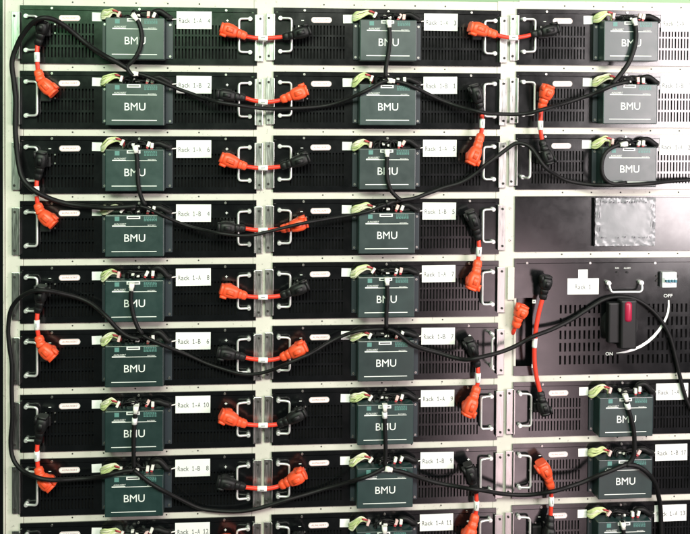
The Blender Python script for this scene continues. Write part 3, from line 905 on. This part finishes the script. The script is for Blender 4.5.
comm('black cable from the Rack 1-B 7 module arching over the switch unit', [(387, 329), (393, 330.5), (400, 335), (411, 344), (423, 348.8), (437, 352.5), (452, 357), (466, 359.6), (480, 357.5), (496, 353.6), (512, 347.3), (533, 336.5), (552, 329), (569, 321.5),
      (584, 311.5), (597, 303), (606, 298.8), (615, 297), (625, 297), (635, 299), (646, 305), (656, 314), (663, 323.5), (668.5, 334), (673, 347), (676.5, 361), (680, 377), (684, 392), (688, 403), (692, 411)], .0046, lift=1)
comm(cl((0, 6), (0, 7)), [(136.3, 406), (135.2, 414), (134.2, 424), (133.6, 440), (133.6, 455), (134, 468)], .0046, [(136, 408, 'p'), (134.3, 421, 't')])
comm(cl((0, 7), (1, 7)), [(134, 470), (141, 476), (149, 482), (157, 487), (170, 494.5), (185, 501.5), (200, 507.5), (216, 510.6), (230, 511.6), (243, 511), (255, 508.8), (266, 506), (283, 501), (300, 496), (318, 490.8),
      (336, 485.6), (352, 481), (367, 476.5), (377, 472), (385, 467.5)], .0044, lift=1)
comm(cl((1, 6), (1, 7)), [(384.5, 403.5), (384.4, 412), (385, 425), (385.6, 440), (385.6, 455), (384.5, 466)], .0046, [(384.5, 405, 'p'), (384.5, 413.5, 't')])
comm('black cable from Rack 1-B 9 to the second module below the switch unit', [(385, 468), (393, 469.8), (402, 471.8), (412, 475), (423, 478.6), (442, 483.8), (460, 487), (473, 489), (485, 490.5), (502, 493.6), (520, 494.8), (538, 494), (555, 491.3), (569, 487), (583, 482),
      (595, 477), (607, 472.6), (618, 468), (627, 464)], .0046, [(387, 468.3, 'p')], 1)
comm('black cable joining the two modules right below the switch unit', [(625.3, 396.5), (627, 403), (629.4, 412.4), (632, 422), (634, 433), (634.6, 444), (634, 454), (631, 461), (626, 466)], .0050, [(625.6, 398, 'p'), (627.6, 405, 't')])
comm('black cable dropping off the bottom edge beside the lowest right module', [(626, 464.5), (634, 465), (642, 468.5), (650, 475.5), (655.8, 484.5), (658.6, 495), (660.5, 506), (661, 522), (661.5, 540)], .0052, lift=1)
comm('short black cable stub at the foot of the middle column', [(384.5, 526), (384.5, 531), (385, 540)], .0046, [(384.5, 528, 'p')])
comm('short black cable stub on the lowest right module', [(622.5, 521), (623, 528), (625, 541)], .0046, [(622.6, 523, 'p')])

# ------------------------------------------------------------------ camera
cd = bpy.data.cameras.new('camera'); cam = bpy.data.objects.new('camera', cd); COL.objects.link(cam)
R = ROT
cam.matrix_world = Matrix(((R[0][0], R[0][2], -R[0][1], CAM.x), (R[1][0], R[1][2], -R[1][1], CAM.y), (R[2][0], R[2][2], -R[2][1], CAM.z), (0, 0, 0, 1)))
cd.sensor_fit = 'HORIZONTAL'; cd.sensor_width = 36; cd.lens = F / 690 * 36
cd.shift_x = (345 - PPX) / 690; cd.shift_y = -(267 - PPY) / 690
cd.clip_start = .05; cd.clip_end = 50
S.camera = cam

# ------------------------------------------------------------------ light
wd = bpy.data.worlds.new('World'); S.world = wd; wd.use_nodes = True
bg = wd.node_tree.nodes['Background']; bg.inputs[0].default_value = (.85, .95, .90, 1); bg.inputs[1].default_value = .035

def area(name, loc, target, sx, sy, power, col):
    l = bpy.data.lights.new(name, 'AREA'); l.shape = 'RECTANGLE'; l.size = sx; l.size_y = sy
    l.energy = power; l.color = col
    o = bpy.data.objects.new(name, l); COL.objects.link(o); o.location = loc
    o.rotation_euler = (Vector(target) - Vector(loc)).to_track_quat('-Z', 'Y').to_euler()
    return o
area('ceiling_lamp', (0.45, -2.9, 1.25), (0.6, 0, -.6), 2.6, .6, 132, (1.0, .97, .88))
area('window_light', (2.23, -1.55, -.12), (1.1, 0, -.25), .66, 1.26, 50, (1.0, .89, .90))
area('green_light', (-.3, -2.1, .75), (0.1, 0, -.2), 1.2, .8, 19, (.28, 1.0, .38))
area('pink_light', (1.62, -2.2, -1.5), (.95, 0, -.8), .42, 1.3, 8, (1.0, .74, .78))  # small lamp added so the lower ears reflect pink

S.view_settings.view_transform = 'Standard'; S.view_settings.look = 'None'
S.view_settings.exposure = 0; S.view_settings.gamma = 1
S.render.engine = 'CYCLES'
